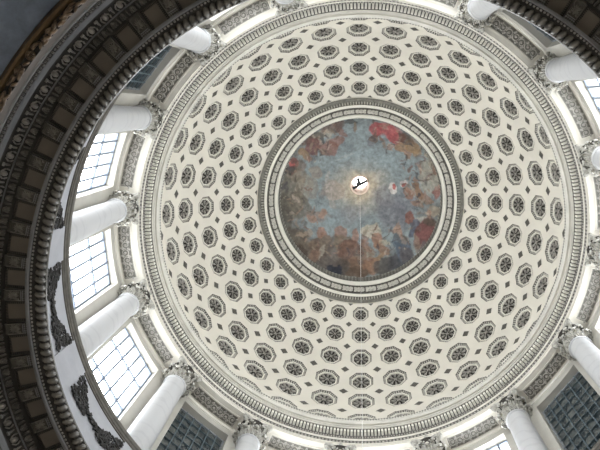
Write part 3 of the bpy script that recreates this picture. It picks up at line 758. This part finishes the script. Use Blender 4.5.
def paint_mat():
    m = bpy.data.materials.new('fresco'); m.use_nodes = True; nt = m.node_tree; bs = nt.nodes['Principled BSDF']; bs.inputs['Roughness'].default_value = .8; bs.inputs['Specular IOR Level'].default_value = .1
    at = nt.nodes.new('ShaderNodeAttribute'); at.attribute_name = 'pigment'; tc = nt.nodes.new('ShaderNodeTexCoord')
    n = nt.nodes.new('ShaderNodeTexNoise'); n.inputs['Scale'].default_value = 3.2; n.inputs['Detail'].default_value = 7; n.inputs['Roughness'].default_value = .7
    mr = nt.nodes.new('ShaderNodeMapRange'); mr.inputs['From Min'].default_value = .25; mr.inputs['From Max'].default_value = .75; mr.inputs['To Min'].default_value = .62; mr.inputs['To Max'].default_value = 1.38
    mx = nt.nodes.new('ShaderNodeVectorMath'); mx.operation = 'MULTIPLY'
    nt.links.new(tc.outputs['Object'], n.inputs['Vector']); nt.links.new(n.outputs['Fac'], mr.inputs['Value'])
    nt.links.new(at.outputs['Color'], mx.inputs[0]); nt.links.new(mr.outputs['Result'], mx.inputs[1]); nt.links.new(mx.outputs[0], bs.inputs['Base Color'])
    MATS['fresco'] = m
paint_mat()
NV = len(b.v)-NA
b.grid([rows[-1], [(x*1.005, y*1.005, 59.9) for x, y, z in rows[-1]]], 0, True)  # skirt added below the painted dome to limit sky light through the gap
me = b.mesh('ceiling_painted', 'fresco')
co = np.zeros(len(me.vertices)*3); me.vertices.foreach_get('co', co); co = co.reshape(-1, 3); X, Y = co[:, 0], co[:, 1]
n1 = fbm(X*.9+9, Y*.9+4, 1); n2 = fbm(X*.9+31, Y*.9+17, 5)
Cc = np.stack([.170+.05*(n1-.5), .225+.06*(n1-.5), .245+.06*(n1-.5)], 1)
wx, wy = X+.55*(fbm(X*2.2, Y*2.2, 11)-.47), Y+.55*(fbm(X*2.2+50, Y*2.2, 13)-.47)
rim = np.clip((np.hypot(X, Y)-3.9)/1.2, 0, 1)*np.clip((n2-.3)*3, 0, 1)*.55
Cc = Cc*(1-rim[:, None])+np.array((.085, .07, .05))*rim[:, None]
for (x, y, rx, ry, rt, r_, g_, b_, st) in BL:
    t = rad(rt-4.2); dx, dy = wx-x, wy-y; u, v = (dx*cos(t)+dy*sin(t))/rx, (-dx*sin(t)+dy*cos(t))/ry
    q = np.sqrt(u*u+v*v); soft = .55 if rx > .9 else .2
    a = np.clip((1.08-q)/soft, 0, 1); a = a*a*(3-2*a)*st
    shade = 1+.5*(fbm(X*4+x, Y*4+y, 21)-.47)
    Cc = Cc*(1-a[:, None])+np.array((r_, g_, b_))*shade[:, None]*a[:, None]
Rs = np.random.RandomState(4)
SK = [(.26, .15, .10), (.09, .07, .055), (.20, .15, .10), (.13, .11, .10), (.05, .05, .06), (.30, .24, .18), (.16, .08, .06)]
for _ in range(420):                                     # brushwork: limbs, folds and locks among the rim figures
    rr0, th = Rs.uniform(3.1, 5.25), Rs.uniform(0, 2*pi)
    if fbm(np.array([cos(th)*2.2+7]), np.array([sin(th)*2.2+3]), 40)[0]+.13*(rr0-4.2) < .42: continue
    x, y = rr0*cos(th), rr0*sin(th); rx, ry = Rs.uniform(.10, .36), Rs.uniform(.03, .11); t = Rs.uniform(0, pi)
    dx, dy = wx-x, wy-y; q = np.sqrt(((dx*cos(t)+dy*sin(t))/rx)**2+((-dx*sin(t)+dy*cos(t))/ry)**2)
    a = np.clip((1.1-q)/.35, 0, 1)*Rs.uniform(.4, .8); Cc = Cc*(1-a[:, None])+np.array(SK[Rs.randint(len(SK))])*a[:, None]
Cc = Cc*(.72+.60*fbm(X*5.5+3, Y*5.5, 61, 3))[:, None]
g = Cc.mean(1, keepdims=True); Cc = g+(Cc-g)*.64
Cc = np.clip(Cc*PAINT_GAIN, 0, .9)
ca = me.color_attributes.new('pigment', 'FLOAT_COLOR', 'POINT'); ca.data.foreach_set('color', np.concatenate([Cc, np.ones((len(Cc), 1))], 1).astype(np.float32).ravel())
tag(link('ceiling_painted', me), 'painted sky dome seen through the round oculus, figures along its rim', 'painted ceiling', kind='structure')
# lantern ring at the crown of the painted dome
b = MB(); b.lathe([(.70, 69.97), (.66, 69.87), (.575, 69.95), (.575, 75)], 48)
tag(b.build('trim_5', 'lantern_cream'), 'small pale lantern ring in the middle of the painting', 'lantern ring', kind='structure')
er, et, ez = fr(-33); b = MB(); b.box((0, 0, 70.3), er*.57, et*.10, ez*.08)
bar = b.build('hanging_beam', 'iron'); tag(bar, 'black iron bar crossing the bright lantern opening', 'beam')
c = np.array((-.07, -.06, 70.15)); b = MB(); b.box(c, er*.16, et*.15, ez*.16); b.tube([c, c+np.array((-.07, -.28, .1))], .11, 8); b.ell(c+np.array((-.08, -.30, .1)), er*.14, et*.12, ez*.1, 8, 6)
o = b.build('winch', 'iron', bar)
# pendulum wire
b = MB(); b.tube([(0, 0, 70.24), (0, 0, 2.0)], .0035, 6)
tag(b.build('pendulum_wire', 'wire_steel'), 'thin pale wire hanging straight down from the middle of the painting', 'wire')
